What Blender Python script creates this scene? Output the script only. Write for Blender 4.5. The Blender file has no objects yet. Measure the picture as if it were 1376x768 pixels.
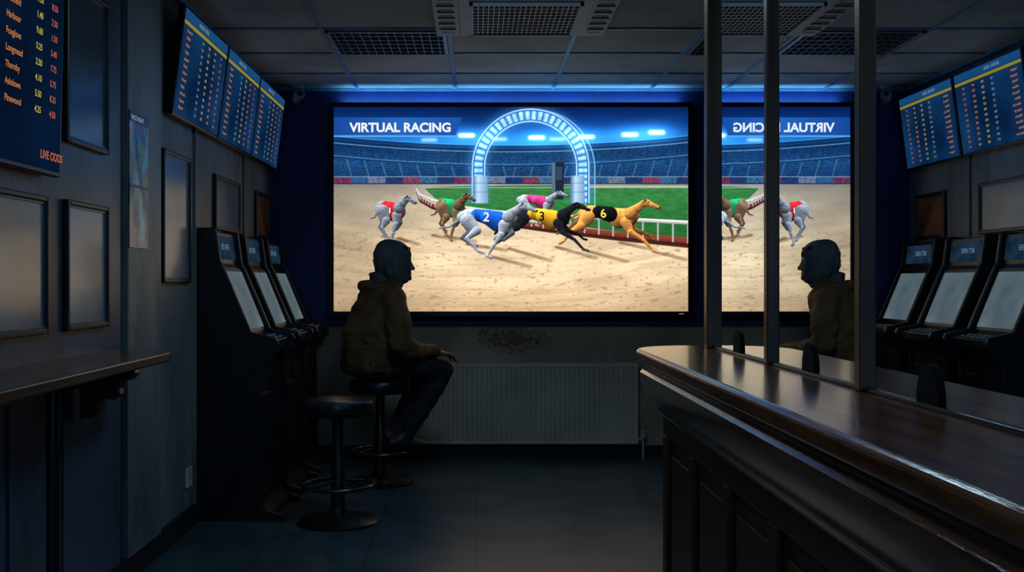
import bpy, bmesh, math, random
import numpy as np
from mathutils import Vector, Matrix
random.seed(7); rng=np.random.RandomState(5)
C=bpy.context; D=bpy.data
scene=C.scene
try:
    scene.view_settings.view_transform='Standard'
    scene.view_settings.look='None'
except Exception: pass

def lin(c):
    return tuple(((x/255)/12.92 if x/255<=0.04045 else ((x/255+0.055)/1.055)**2.4) for x in c)

# ------------------------------------------------------------------ materials
def mat(name,rgb,rough=0.6,metal=0.0,rgb2=None,scale=6.0,bump=0.0,bscale=40.0,spec=0.5,stretch=None,coat=0.0,detail=4.0,lo=0.35,hi=0.65):
    m=D.materials.new(name); m.use_nodes=True
    nt=m.node_tree; b=nt.nodes['Principled BSDF']
    b.inputs['Roughness'].default_value=rough; b.inputs['Metallic'].default_value=metal
    b.inputs['Specular IOR Level'].default_value=spec
    if coat: b.inputs['Coat Weight'].default_value=coat; b.inputs['Coat Roughness'].default_value=0.12
    tc=nt.nodes.new('ShaderNodeTexCoord'); mp=nt.nodes.new('ShaderNodeMapping')
    nt.links.new(tc.outputs['Object'],mp.inputs[0])
    if stretch: mp.inputs['Scale'].default_value=stretch
    n=nt.nodes.new('ShaderNodeTexNoise'); n.inputs['Scale'].default_value=scale; n.inputs['Detail'].default_value=detail
    nt.links.new(mp.outputs[0],n.inputs['Vector'])
    cr=nt.nodes.new('ShaderNodeValToRGB')
    a=lin(rgb); c=lin(rgb2) if rgb2 else tuple(x*0.75 for x in a)
    cr.color_ramp.elements[0].position=lo; cr.color_ramp.elements[0].color=(*c,1)
    cr.color_ramp.elements[1].position=hi; cr.color_ramp.elements[1].color=(*a,1)
    nt.links.new(n.outputs['Fac'],cr.inputs[0]); nt.links.new(cr.outputs[0],b.inputs['Base Color'])
    if bump:
        n2=nt.nodes.new('ShaderNodeTexNoise'); n2.inputs['Scale'].default_value=bscale; n2.inputs['Detail'].default_value=3
        nt.links.new(mp.outputs[0],n2.inputs['Vector'])
        bp=nt.nodes.new('ShaderNodeBump'); bp.inputs['Strength'].default_value=bump; bp.inputs['Distance'].default_value=0.01
        nt.links.new(n2.outputs['Fac'],bp.inputs['Height']); nt.links.new(bp.outputs[0],b.inputs['Normal'])
    return m
def grime(m,rgb,sc=1.6,lo=.50,hi=.68,stretch=(1,1.4,.5),amt=.9):
    """worn dirty patches mixed over the paint"""
    nt=m.node_tree; b=nt.nodes['Principled BSDF']; src=b.inputs['Base Color'].links[0].from_socket
    tc=nt.nodes.new('ShaderNodeTexCoord'); mp=nt.nodes.new('ShaderNodeMapping'); mp.inputs['Scale'].default_value=stretch; mp.inputs['Location'].default_value=(3,5,7)
    n=nt.nodes.new('ShaderNodeTexNoise'); n.inputs['Scale'].default_value=sc; n.inputs['Detail'].default_value=9; n.inputs['Roughness'].default_value=.68
    nt.links.new(tc.outputs['Object'],mp.inputs[0]); nt.links.new(mp.outputs[0],n.inputs['Vector'])
    r=nt.nodes.new('ShaderNodeMapRange'); r.inputs['From Min'].default_value=lo; r.inputs['From Max'].default_value=hi; r.inputs['To Max'].default_value=amt
    nt.links.new(n.outputs['Fac'],r.inputs['Value'])
    mx=nt.nodes.new('ShaderNodeMixRGB'); nt.links.new(r.outputs[0],mx.inputs[0]); nt.links.new(src,mx.inputs[1]); mx.inputs[2].default_value=(*lin(rgb),1)
    nt.links.new(mx.outputs[0],b.inputs['Base Color']); return m
def emis(name,rgb,st=1.0,rgb2=None,scale=5.0):
    m=D.materials.new(name); m.use_nodes=True; nt=m.node_tree
    nt.nodes.remove(nt.nodes['Principled BSDF']); o=nt.nodes['Material Output']
    e=nt.nodes.new('ShaderNodeEmission'); e.inputs['Strength'].default_value=st
    e.inputs['Color'].default_value=(*lin(rgb),1)
    if rgb2:
        n=nt.nodes.new('ShaderNodeTexNoise'); n.inputs['Scale'].default_value=scale
        tc=nt.nodes.new('ShaderNodeTexCoord'); nt.links.new(tc.outputs['Object'],n.inputs['Vector'])
        cr=nt.nodes.new('ShaderNodeValToRGB'); cr.color_ramp.elements[0].position=.35; cr.color_ramp.elements[1].position=.65
        cr.color_ramp.elements[0].color=(*lin(rgb),1); cr.color_ramp.elements[1].color=(*lin(rgb2),1)
        nt.links.new(n.outputs['Fac'],cr.inputs[0]); nt.links.new(cr.outputs[0],e.inputs['Color'])
    nt.links.new(e.outputs[0],o.inputs['Surface']); return m
def nolamp(m):
    try: m.cycles.emission_sampling='NONE'
    except Exception: pass
    return m

# ------------------------------------------------------------------ builders
def put(o,parent=None):
    C.collection.objects.link(o)
    if parent is not None: o.parent=parent
    return o
def grp(name,loc=(0,0,0),rz=0.0,ry=0.0,parent=None):
    e=D.objects.new(name,None); e.empty_display_size=0.1
    e.location=loc; e.rotation_euler=(0,ry,rz); return put(e,parent)
def mesh(name,verts,faces,m,parent=None,bevel=0,smooth=False,seg=2):
    me=D.meshes.new(name); me.from_pydata([tuple(v) for v in verts],[],faces); me.update()
    bm=bmesh.new(); bm.from_mesh(me); bmesh.ops.recalc_face_normals(bm,faces=bm.faces); bm.to_mesh(me); bm.free()
    o=D.objects.new(name,me); me.materials.append(m)
    if smooth:
        for p in me.polygons: p.use_smooth=True
    if bevel:
        b=o.modifiers.new('bevel','BEVEL'); b.width=bevel; b.segments=seg; b.limit_method='ANGLE'
    return put(o,parent)
BF=[(0,1,3,2),(4,6,7,5),(0,4,5,1),(2,3,7,6),(0,2,6,4),(1,5,7,3)]
def bverts(p0,p1):
    return [(x,y,z) for x in (p0[0],p1[0]) for y in (p0[1],p1[1]) for z in (p0[2],p1[2])]
def box(name,p0,p1,m,parent=None,bevel=0):
    return mesh(name,bverts(p0,p1),BF,m,parent,bevel)
def boxes(name,lst,m,parent=None,bevel=0):
    v=[];f=[]
    for p0,p1 in lst:
        k=len(v); v+=bverts(p0,p1); f+=[tuple(i+k for i in q) for q in BF]
    return mesh(name,v,f,m,parent,bevel)
def lathe(name,prof,m,parent=None,loc=(0,0,0),seg=40,rot=None):
    v=[];f=[]
    n=len(prof)
    for i in range(seg):
        a=2*math.pi*i/seg
        for r,z in prof: v.append((r*math.cos(a),r*math.sin(a),z))
    for i in range(seg):
        j=(i+1)%seg
        for k in range(n-1): f.append((i*n+k,j*n+k,j*n+k+1,i*n+k+1))
    f.append(tuple(i*n for i in range(seg))); f.append(tuple(i*n+n-1 for i in range(seg)))
    o=mesh(name,v,f,m,parent,smooth=True); o.location=loc
    if rot: o.rotation_euler=rot
    es=o.modifiers.new('es','EDGE_SPLIT'); es.split_angle=math.radians(38)
    return o
def tube(name,pts,r,m,parent=None,closed=False,res=4):
    cu=D.curves.new(name,'CURVE'); cu.dimensions='3D'; cu.bevel_depth=r; cu.bevel_resolution=res; cu.use_fill_caps=True
    s=cu.splines.new('POLY'); s.points.add(len(pts)-1)
    for i,p in enumerate(pts): s.points[i].co=(*p,1)
    s.use_cyclic_u=closed; s.use_smooth=True
    cu.materials.append(m); return put(D.objects.new(name,cu),parent)
def prism_xz(name,poly,y0,y1,m,parent=None,bevel=0):
    n=len(poly); v=[(x,y0,z) for x,z in poly]+[(x,y1,z) for x,z in poly]
    f=[tuple(range(n)),tuple(range(2*n-1,n-1,-1))]+[(i,(i+1)%n,(i+1)%n+n,i+n) for i in range(n)]
    return mesh(name,v,f,m,parent,bevel)
def prism_xy(name,poly,z0,z1,m,parent=None,bevel=0,seg=3):
    n=len(poly); v=[(x,y,z0) for x,y in poly]+[(x,y,z1) for x,y in poly]
    f=[tuple(range(n)),tuple(range(2*n-1,n-1,-1))]+[(i,(i+1)%n,(i+1)%n+n,i+n) for i in range(n)]
    return mesh(name,v,f,m,parent,bevel,seg=seg)
def text(name,body,m,parent,loc,rot,size,align='LEFT',width=None,bold=0.0,space=1.0,ymid=False):
    cu=D.curves.new(name,'FONT'); cu.body=body; cu.size=size; cu.align_x=align; cu.offset=bold; cu.space_line=space
    if ymid: cu.align_y='CENTER'
    cu.materials.append(m); o=put(D.objects.new(name,cu),parent)
    o.location=loc; o.rotation_euler=rot
    if width:
        C.view_layer.update(); w=max(o.dimensions.x,1e-4); o.scale=(width/w,1,1)
    return o
def blob(name,items,m,parent=None,voxel=0.012,smooth=6,disp=None,sub=0):
    """chains of ellipsoids (pos, radii) merged into one continuous remeshed surface"""
    bm=bmesh.new()
    for ch in items:
        pts=[(Vector(p),Vector((r,r,r)) if not hasattr(r,'__len__') else Vector(r)) for p,r in ch]
        seq=[pts[0]]
        for (p,r),(q,s) in zip(pts,pts[1:]):
            L=(q-p).length; n=max(1,int(L/(min(min(r),min(s))*0.38)))
            n=min(n,24)
            for i in range(1,n+1): seq.append((p.lerp(q,i/n),r.lerp(s,i/n)))
        for p,r in seq:
            bmesh.ops.create_icosphere(bm,subdivisions=2,radius=1.0,matrix=Matrix.Translation(p)@Matrix.Diagonal((*r,1)))
    me=D.meshes.new(name); bm.to_mesh(me); bm.free()
    o=D.objects.new(name,me); me.materials.append(m); put(o,parent)
    rm=o.modifiers.new('remesh','REMESH'); rm.mode='VOXEL'; rm.voxel_size=voxel; rm.use_smooth_shade=True
    if smooth:
        s=o.modifiers.new('smooth','SMOOTH'); s.iterations=smooth; s.factor=0.5
    if disp:
        t=D.textures.new(name+'_folds','CLOUDS'); t.noise_scale=disp[0]; t.noise_depth=1
        d=o.modifiers.new('folds','DISPLACE'); d.texture=t; d.strength=disp[1]; d.mid_level=0.5
    return o

# ------------------------------------------------------------------ key dims (metres)
XL=-1.343; YB=7.10; ZC=2.415; XR=2.75; YF=-1.4

# materials
M_wallL=grime(mat('wall_paint_left',(132,142,148),0.46,rgb2=(94,104,112),scale=2.5,bump=.2,bscale=30,stretch=(1,1,.35)),(56,56,54))
M_wallL2=grime(mat('panel_paint_blue',(72,96,122),0.36,rgb2=(54,74,98),scale=2.0,bump=.15,bscale=25,stretch=(1,1,.3)),(36,44,54))
M_navy=mat('navy_feature_paint',(12,44,112),0.6,rgb2=(9,34,90),scale=3)
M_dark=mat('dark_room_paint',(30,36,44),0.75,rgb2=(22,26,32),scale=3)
M_base=mat('baseboard_paint',(26,29,34),0.55)
M_black=mat('black_plastic',(16,17,19),0.38)
M_black2=mat('charcoal_steel',(36,40,46),0.34,metal=.3,rgb2=(26,29,34),scale=8)
M_rubber=mat('rubber',(12,12,13),0.8,spec=.2)
M_steel=mat('brushed_dark_steel',(90,92,96),0.28,metal=.9)
M_frame=mat('frame_black',(20,24,30),0.35)
M_grid=mat('ceiling_t_bar',(120,165,200),0.45)
M_wood=mat('polished_dark_wood',(156,90,48),0.18,rgb2=(74,38,20),scale=5,stretch=(6,.7,6),bump=.10,bscale=40,coat=.5,lo=.3,hi=.7)
M_woodD=mat('wood_panel_dark',(92,60,40),0.42,rgb2=(50,33,24),scale=4,stretch=(5,5,.6),lo=.3,hi=.7)
M_post=mat('bronze_post',(118,86,62),0.38,metal=.4,rgb2=(78,57,42),scale=5,stretch=(1,1,.2))
M_shelf=mat('shelf_wood',(100,76,62),0.33,rgb2=(62,48,42),scale=5,stretch=(5,.7,5),coat=.2)
M_rad=mat('radiator_enamel',(218,210,192),0.45,rgb2=(192,184,168),scale=3)
M_vinyl=mat('black_vinyl',(24,30,42),0.28,bump=.1,bscale=80)
M_acw=mat('ac_plastic',(170,190,205),0.5,rgb2=(150,170,186))
M_acd=mat('ac_dark',(12,14,17),0.6)
M_louv=mat('louvre_aluminium',(130,140,148),0.35,metal=.3)

def wall_lower():
    m=mat('wall_paint_worn',(182,168,148),0.6,rgb2=(148,136,120),scale=3,bump=.15,bscale=25)
    nt=m.node_tree; b=nt.nodes['Principled BSDF']
    cr=[n for n in nt.nodes if n.type=='VALTORGB'][0]
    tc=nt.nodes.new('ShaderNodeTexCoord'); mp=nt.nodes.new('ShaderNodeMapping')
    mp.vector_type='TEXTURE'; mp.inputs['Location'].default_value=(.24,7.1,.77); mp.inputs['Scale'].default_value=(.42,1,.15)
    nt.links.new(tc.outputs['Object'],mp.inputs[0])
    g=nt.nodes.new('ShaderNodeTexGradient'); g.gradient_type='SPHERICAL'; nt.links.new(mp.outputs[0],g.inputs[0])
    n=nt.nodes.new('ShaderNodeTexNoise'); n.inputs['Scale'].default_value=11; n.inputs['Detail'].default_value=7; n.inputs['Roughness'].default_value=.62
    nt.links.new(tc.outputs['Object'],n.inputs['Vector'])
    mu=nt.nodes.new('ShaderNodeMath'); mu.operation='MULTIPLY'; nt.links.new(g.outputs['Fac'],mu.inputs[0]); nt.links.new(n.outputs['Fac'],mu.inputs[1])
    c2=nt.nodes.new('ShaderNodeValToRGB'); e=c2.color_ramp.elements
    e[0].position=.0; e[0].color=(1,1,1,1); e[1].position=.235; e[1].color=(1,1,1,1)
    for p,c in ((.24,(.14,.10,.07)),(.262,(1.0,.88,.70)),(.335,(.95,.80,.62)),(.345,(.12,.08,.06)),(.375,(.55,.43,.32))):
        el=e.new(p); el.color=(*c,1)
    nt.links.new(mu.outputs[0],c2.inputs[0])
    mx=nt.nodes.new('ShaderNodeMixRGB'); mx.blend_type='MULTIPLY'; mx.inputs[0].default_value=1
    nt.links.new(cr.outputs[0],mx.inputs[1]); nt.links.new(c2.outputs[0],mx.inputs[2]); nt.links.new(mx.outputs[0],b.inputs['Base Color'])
    return m
M_wallB=wall_lower()

def floor_mat():
    m=D.materials.new('slate_vinyl_tiles'); m.use_nodes=True; nt=m.node_tree; b=nt.nodes['Principled BSDF']
    tc=nt.nodes.new('ShaderNodeTexCoord'); br=nt.nodes.new('ShaderNodeTexBrick')
    nt.links.new(tc.outputs['Object'],br.inputs['Vector'])
    br.offset=0; br.inputs['Scale'].default_value=1; br.inputs['Brick Width'].default_value=.46; br.inputs['Row Height'].default_value=.46
    br.inputs['Mortar Size'].default_value=.003; br.inputs['Mortar Smooth'].default_value=.5
    br.inputs['Color1'].default_value=(*lin((72,98,114)),1); br.inputs['Color2'].default_value=(*lin((66,90,106)),1)
    br.inputs['Mortar'].default_value=(*lin((38,52,62)),1)
    n=nt.nodes.new('ShaderNodeTexNoise'); n.inputs['Scale'].default_value=3; n.inputs['Detail'].default_value=8; n.inputs['Roughness'].default_value=.65
    nt.links.new(tc.outputs['Object'],n.inputs['Vector'])
    mx=nt.nodes.new('ShaderNodeMixRGB'); mx.blend_type='MULTIPLY'; mx.inputs[0].default_value=.8
    nt.links.new(br.outputs['Color'],mx.inputs[1]); nt.links.new(n.outputs['Fac'],mx.inputs[2])
    nt.links.new(mx.outputs[0],b.inputs['Base Color'])
    r=nt.nodes.new('ShaderNodeMapRange'); r.inputs['To Min'].default_value=.2; r.inputs['To Max'].default_value=.45
    nt.links.new(n.outputs['Fac'],r.inputs['Value']); nt.links.new(r.outputs[0],b.inputs['Roughness'])
    bp=nt.nodes.new('ShaderNodeBump'); bp.inputs['Strength'].default_value=.15; bp.inputs['Distance'].default_value=.002; bp.invert=True
    nt.links.new(br.outputs['Fac'],bp.inputs['Height']); nt.links.new(bp.outputs[0],b.inputs['Normal'])
    return m

# ------------------------------------------------------------------ room shell
box('floor',(XL-.1,YF-.1,-.1),(XR+.1,YB+.1,0),floor_mat())
M_ceil=grime(mat('ceiling_tile',(194,204,210),0.85,rgb2=(164,176,184),scale=2.2,bump=.4,bscale=120),(130,128,118),sc=1.1,stretch=(1,1,1),amt=.6)
box('ceiling',(XL-.1,YF-.1,ZC),(XR+.1,YB+.1,ZC+.1),M_ceil)
box('wall_left',(XL-.1,YF-.1,0),(XL,YB+.1,ZC),M_wallL)
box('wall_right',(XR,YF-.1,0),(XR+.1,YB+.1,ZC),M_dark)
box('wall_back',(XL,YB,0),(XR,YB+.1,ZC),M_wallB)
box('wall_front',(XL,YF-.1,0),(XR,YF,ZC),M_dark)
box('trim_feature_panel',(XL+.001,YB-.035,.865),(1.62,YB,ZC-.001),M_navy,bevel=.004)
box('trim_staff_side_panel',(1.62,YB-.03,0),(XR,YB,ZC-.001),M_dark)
box('baseboard_back',(XL,YB-.018,0),(1.62,YB,.075),M_base,bevel=.004)
box('baseboard_left',(XL,YF,0),(XL+.018,YB,.10),M_base,bevel=.004)
boxes('trim_back_wall_battens',[((x,YB-.008,.075),(x+.012,YB,.865)) for x in (-.72,.9,)],M_wallB)
box('trim_left_panel_near',(XL,YF,.10),(XL+.016,4.03,ZC-.001),M_wallL2,bevel=.004)
box('trim_left_pilaster',(XL,4.075,.10),(XL+.03,4.50,ZC-.001),M_wallL,bevel=.005)
boxes('trim_left_battens',[((XL,y,.10),(XL+.012,y+.02,ZC-.001)) for y in (5.12,6.2)],M_wallL)
boxes('trim_left_low_seams',[((XL+.016,y,.10),(XL+.024,y+.014,.86)) for y in (2.4,3.05,3.45)],M_wallL2)

gl=[]
for k in range(-2,5):
    x=-.137+.64*k
    if XL<x<XR: gl.append(((x-.012,YF,ZC-.007),(x+.012,YB-.035,ZC+.001)))
y=5.395-.58*12
while y<YB:
    if y>YF: gl.append(((XL,y-.012,ZC-.0075),(XR,y+.012,ZC+.001)))
    y+=.58
gl+= [((XL+.016,YF,ZC-.02),(XL+.03,YB-.035,ZC)),((XL,YB-.05,ZC-.02),(XR,YB-.035,ZC))]
boxes('trim_ceiling_grid',gl,M_grid)

def louvre(x0,y0):
    g=grp('louvred_ceiling_light',(x0,y0,ZC))
    w,d=.61,.55
    box('recess',(0,0,-.004),(w,d,-.001),M_acd,g)
    boxes('rim',[((0,0,-.018),(w,.02,-.002)),((0,d-.02,-.018),(w,d,-.002)),((0,0,-.018),(.02,d,-.002)),((w-.02,0,-.018),(w,d,-.002))],M_louv,g,.002)
    l=[]
    for i in range(1,6): l.append(((0.02,d*i/6-.003,-.017),(w-.02,d*i/6+.003,-.004)))
    for i in range(1,14): l.append(((w*i/14-.0015,.02,-.016),(w*i/14+.0015,d-.02,-.004)))
    boxes('louvres',l,M_louv,g)
louvre(-.762,5.41); louvre(1.158,5.41)

g=grp('air_conditioner_cassette',(.22,5.0,ZC))
box('housing',(-.42,-.42,-.035),(.42,.42,-.001),M_acw,g,.008)
box('inner_panel',(-.30,-.34,-.05),(.30,.34,-.034),M_acw,g,.006)
box('intake',(-.235,-.28,-.054),(.235,.28,-.049),M_acd,g)
boxes('intake_slats',[((-.235+.0235*i-.002,-.28,-.058),(-.235+.0235*i+.002,.28,-.053)) for i in range(21)],M_louv,g)
boxes('intake_cross_slats',[((-.235,-.28+.056*i-.002,-.059),(.235,-.28+.056*i+.002,-.053)) for i in range(11)],M_louv,g)
boxes('intake_rim',[((-.25,-.3,-.062),(-.235,.3,-.049)),((.235,-.3,-.062),(.25,.3,-.049)),((-.25,.28,-.062),(.25,.3,-.049)),((-.25,-.3,-.062),(.25,-.28,-.049))],M_acw,g)
boxes('air_vents',[((-.39,-.33,-.038),(-.33,.33,-.034)),((.33,-.33,-.038),(.39,.33,-.034)),((-.25,.355,-.038),(.25,.40,-.034)),((-.25,-.40,-.038),(.25,-.355,-.034))],M_acd,g)
vl=[]
for i in range(6):
    vl.append(((-.40,-.3+.11*i,-.043),(-.32,-.27+.11*i,-.036))); vl.append(((.32,-.3+.11*i,-.043),(.40,-.27+.11*i,-.036)))
boxes('vent_vanes',vl,M_acw,g)

g=grp('security_camera',(-1.15,6.98,ZC))
lathe('mount',[(0,-.001),(.035,-.001),(.033,-.02),(.015,-.025),(.015,-.045),(0,-.045)],M_acw,g,seg=24)
lathe('body',[(0,-.06),(.03,-.058),(.034,-.04),(.034,.045),(.026,.052),(.022,.048),(0,.047)],mat('cctv_white',(170,180,188),.4),g,(0,0,-.065),24,(math.radians(80),0,math.radians(20)))
lathe('lens',[(0,.05),(.015,.049),(.012,.056),(0,.058)],M_black,g,(0,0,-.065),20,(math.radians(80),0,math.radians(20)))

# ------------------------------------------------------------------ big screen: paint the broadcast picture
W,H=760,438
us=np.linspace(0,475,W); vs=np.linspace(0,274,H)
U,V=np.meshgrid(us,vs)
def vnoise(x,y,seed):
    r=np.random.RandomState(seed); T=r.rand(256,256)
    xi=np.floor(x).astype(int); yi=np.floor(y).astype(int); fx=x-xi; fy=y-yi
    fx=fx*fx*(3-2*fx); fy=fy*fy*(3-2*fy)
    a=T[yi%256,xi%256]; b=T[yi%256,(xi+1)%256]; c=T[(yi+1)%256,xi%256]; d=T[(yi+1)%256,(xi+1)%256]
    return (a*(1-fx)+b*fx)*(1-fy)+(c*(1-fx)+d*fx)*fy
def fbm(x,y,seed,o=4):
    s=0;a=.5
    for i in range(o): s=s+a*vnoise(x*2**i+17*i,y*2**i+5*i,seed+i); a*=.5
    return s/(1-.5**o)
img=np.zeros((H,W,3))
def col(c): return np.array(c,float)/255
def paint(mask,c):
    global img
    c=np.asarray(c,float)
    if c.max()>1.001: c=c/255.
    img=img*(1-mask[...,None])+c*mask[...,None]
def ramp(x,stops):
    xs=[s[0] for s in stops]; return np.stack([np.interp(x,xs,[s[1][k]/255 for s in stops]) for k in range(3)],-1)
def sstep(a,b,x):
    t=np.clip((x-a)/(b-a),0,1); return t*t*(3-2*t)
def polymask(P,aa=.7):
    P=np.array(P,float); n=len(P)
    dmin=np.full(U.shape,1e9); ins=np.zeros(U.shape,bool)
    for i in range(n):
        a=P[i];b=P[(i+1)%n]; e=b-a
        t=np.clip(((U-a[0])*e[0]+(V-a[1])*e[1])/(e@e+1e-9),0,1)
        dmin=np.minimum(dmin,np.hypot(U-a[0]-t*e[0],V-a[1]-t*e[1]))
        if abs(e[1])>1e-9:
            c=((a[1]>V)!=(b[1]>V))&(U<e[0]*(V-a[1])/e[1]+a[0]); ins^=c
    sd=np.where(ins,-dmin,dmin); return np.clip(.5-sd/aa,0,1)
fur=.80+.40*fbm(U/2.4+V/5,V/1.5,131,3)
def seg(x0,y0,r0,x1,y1,r1,c,shade=.55,aa=.7,blend=1.0,tex=False):
    ex,ey=x1-x0,y1-y0; L2=ex*ex+ey*ey+1e-9
    t=np.clip(((U-x0)*ex+(V-y0)*ey)/L2,0,1)
    dx=U-x0-t*ex; dy=V-y0-t*ey; r=r0+(r1-r0)*t; d=np.hypot(dx,dy)
    m=np.clip(.5-(d-r)/aa,0,1)*blend
    nx=dx/np.maximum(r,.1); ny=dy/np.maximum(r,.1)
    lit=1+shade*(-.30*nx-.85*ny)-.14
    if tex: lit=lit*fur
    cc=np.clip(col(c)[None,None,:]*np.clip(lit,.22,1.6)[...,None],0,1)
    paint(m,cc)
def line(P,w0,w1,c,shade=0):
    n=len(P)-1
    for i in range(n): seg(*P[i],w0+(w1-w0)*i/n,*P[i+1],w0+(w1-w0)*(i+1)/n,c,shade)
# sky
img[:]=ramp(V,[(0,(5,26,74)),(25,(10,56,124)),(48,(34,118,194)),(274,(40,122,190))])
img*= (.85+.35*fbm(U/90,V/30,3))[...,None]
# grandstands
vr=60-.00022*(U-235)**2
m=np.clip((V-vr+9)/1.2,0,1); paint(m,ramp(V,[(40,(12,48,92)),(62,(10,38,78)),(110,(10,38,78))]))
m=np.clip((V-vr)/1.2,0,1)
rows=.5+.5*np.sin((V-vr)*2.2); spk=fbm(U/1.6,V/1.3,21,2)
base=ramp(V,[(50,(16,50,98)),(75,(30,78,132)),(100,(20,56,104))])*(.65+.3*rows+.6*(spk-.4))[...,None]
paint(m,np.clip(base,0,1))
for off,cc,wd in ((-9,(110,185,230),.7),(0,(150,210,240),1.0),(17,(120,180,220),.9),(19,(10,34,70),1.2),(-5,(60,130,190),.6)):
    paint(np.clip(wd-np.abs(V-vr-off),0,1)*.7,cc)
for u0 in range(6,475,23):
    paint(np.clip(1-np.abs(U-u0)/1.0,0,1)*((V>vr)&(V<vr+17))*.5,(12,36,72))
    paint(np.clip(1.2-np.abs(U-u0-11+.3*(V-70)*np.sign(u0-235))/1.2,0,1)*((V>vr+20)&(V<96))*.35,(120,170,210))
# advert boards
seg_id=np.floor(U/23).astype(int)
cols=np.array([(120,52,84),(50,90,140),(110,120,150),(34,58,110),(130,60,90),(60,104,150),(40,56,100)])/255.
paint(((V>94)&(V<102)).astype(float),cols[seg_id%7]*(.55+.6*fbm(U/2,V/2,33,2))[...,None])
paint(np.clip(1-np.abs(V-93.5)/1,0,1)*.7,(150,190,215))
# sand
rad=np.hypot((U-190)/2.1,(V-100)/.62)
arc=np.arctan2((V-100)/.62,(U-190)/2.1)
streak=fbm(rad/12,arc*4,41,3)
soft=fbm(U/70,V/26,43,3)
fine=fbm(U/3.4,V/1.8,55,3)
s=ramp(V,[(103,(168,158,146)),(125,(204,188,164)),(170,(226,202,166)),(230,(236,208,168)),(274,(206,174,134))])
s=s*(.82+.12*streak+.20*soft+.09*(fine-.5))[...,None]
s*=(1-.24*sstep(170,0,U))[...,None]
s*=(1-.15*sstep(380,475,U)*sstep(180,274,V))[...,None]
paint(np.clip((V-103)/1,0,1),np.clip(s,0,1))
tr=sstep(.54,.70,fbm(rad/6,arc*5,77,3))*sstep(112,170,V); paint(tr*.14,(128,94,60))
dots=sstep(.68,.80,fbm(U/7,V/2.6,99,2))*sstep(150,190,V); paint(dots*.34,(120,88,56))
# infield grass
G=[(122,109),(160,106),(240,105),(475,104),(475,178),(400,170),(330,160),(260,150),(200,142),(160,133),(135,122)]
gm=polymask(G); gc=ramp(V,[(104,(56,118,66)),(125,(50,124,62)),(180,(36,92,44))])*(.8+.35*fbm(U/8,V/2.2,91,3))[...,None]
paint(gm,gc)
paint(np.clip(1-np.abs(V-106.5)/2.2,0,1)*(U>330),(206,194,170))
paint(np.clip(1-np.abs(V-108)/1.2,0,1)*(U>118),(150,170,150))
# barrier and rail
bp=[(112,114),(116,124),(132,133),(165,143),(215,153),(290,163),(380,173),(475,182)]
line(bp,1.8,7.0,(128,56,42),.35)
line([(x,y+3) for x,y in bp],.6,2.2,(70,34,28))
rp=[(111,110),(115,117),(132,125),(165,133),(215,140),(290,146),(380,150),(475,155)]
for i in range(34):
    t=i/33; k=t*7; a=int(min(k,6)); f=k-a
    x=rp[a][0]*(1-f)+rp[a+1][0]*f; y0=rp[a][1]*(1-f)+rp[a+1][1]*f; y1=bp[a][1]*(1-f)+bp[a+1][1]*f
    seg(x,y0,.5+.6*t,x,y1,.5+.6*t,(200,205,205),0)
line(rp,.9,2.6,(228,232,230),.3)
# finish arch
ang=np.arctan2(V-81,U-264)
def archd(r0,c0=(264,81)):
    d1=np.abs(np.hypot(U-c0[0],V-c0[1])-r0); d2=np.abs(np.abs(U-c0[0])-r0); return np.where(V<c0[1],d1,d2)
leg=(V<129)
d=archd(73,(271,83)); paint(np.clip(1.2-np.abs(d-6),0,1)*(V<132)*(U>264)*.9,(150,205,240))
d=archd(70)
paint(np.clip(9.5-d,0,1)*leg,(26,92,168))
cell=np.where(V<81,np.abs(((ang/math.pi*26)%1)-.5),np.abs(((V-81)/8%1)-.5))
body=np.clip(6.2-np.abs(d),0,1)*leg
arcn=(.82+.3*fbm(U/5,V/5,61,2))[...,None]
paint(body,np.clip(ramp(cell,[(0,(200,232,255)),(.30,(120,196,250)),(.42,(60,140,215)),(.5,(30,92,172))])*arcn,0,1))
paint(np.clip(1.4-np.abs(d-8.2),0,1)*leg,(190,228,255))
glow=np.exp(-np.clip(d-8,0,99)**2/60)*leg*.34*(d>8); paint(glow,(80,160,230))
for x0,x1 in ((187,206),(318,336)):
    bm_=polymask([(x0,92),(x1,92),(x1+1,129),(x0-1,129)]); paint(bm_,ramp(U,[(x0,(80,120,160)),(x0+6,(180,208,228)),(x1,(110,150,190))]))
    for yy in (102,114): paint(np.clip(1-np.abs(V-yy)/1,0,1)*(U>x0)*(U<x1)*.5,(50,90,130))
# finish tower
paint(polymask([(292,74),(309,74),(308,124),(293,124)]),(26,38,52)); paint(polymask([(292,74),(297,74),(297,124),(293,124)]),(84,104,122))
paint(polymask([(298,80),(306,80),(306,98),(298,98)]),(44,66,90))
# floodlights
for (x,y,p) in ((178,38,1.0),(272,41,1.0),(339,40,.9),(397,37,1.1),(433,34,1.3),(128,44,.35),(222,43,.4),(300,43,.4)):
    for dx in (-8,-4,0,4,8):
        g_=np.exp(-(((U-x-dx)/3.0)**2+((V-y)/2.6)**2)); paint(np.clip(g_*1.4*min(p,1),0,1),(225,245,255))
    g_=np.exp(-(((U-x)/28)**2+((V-y)/13)**2))*.48*p; img=np.clip(img+g_[...,None]*col((70,150,220)),0,1)
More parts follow.
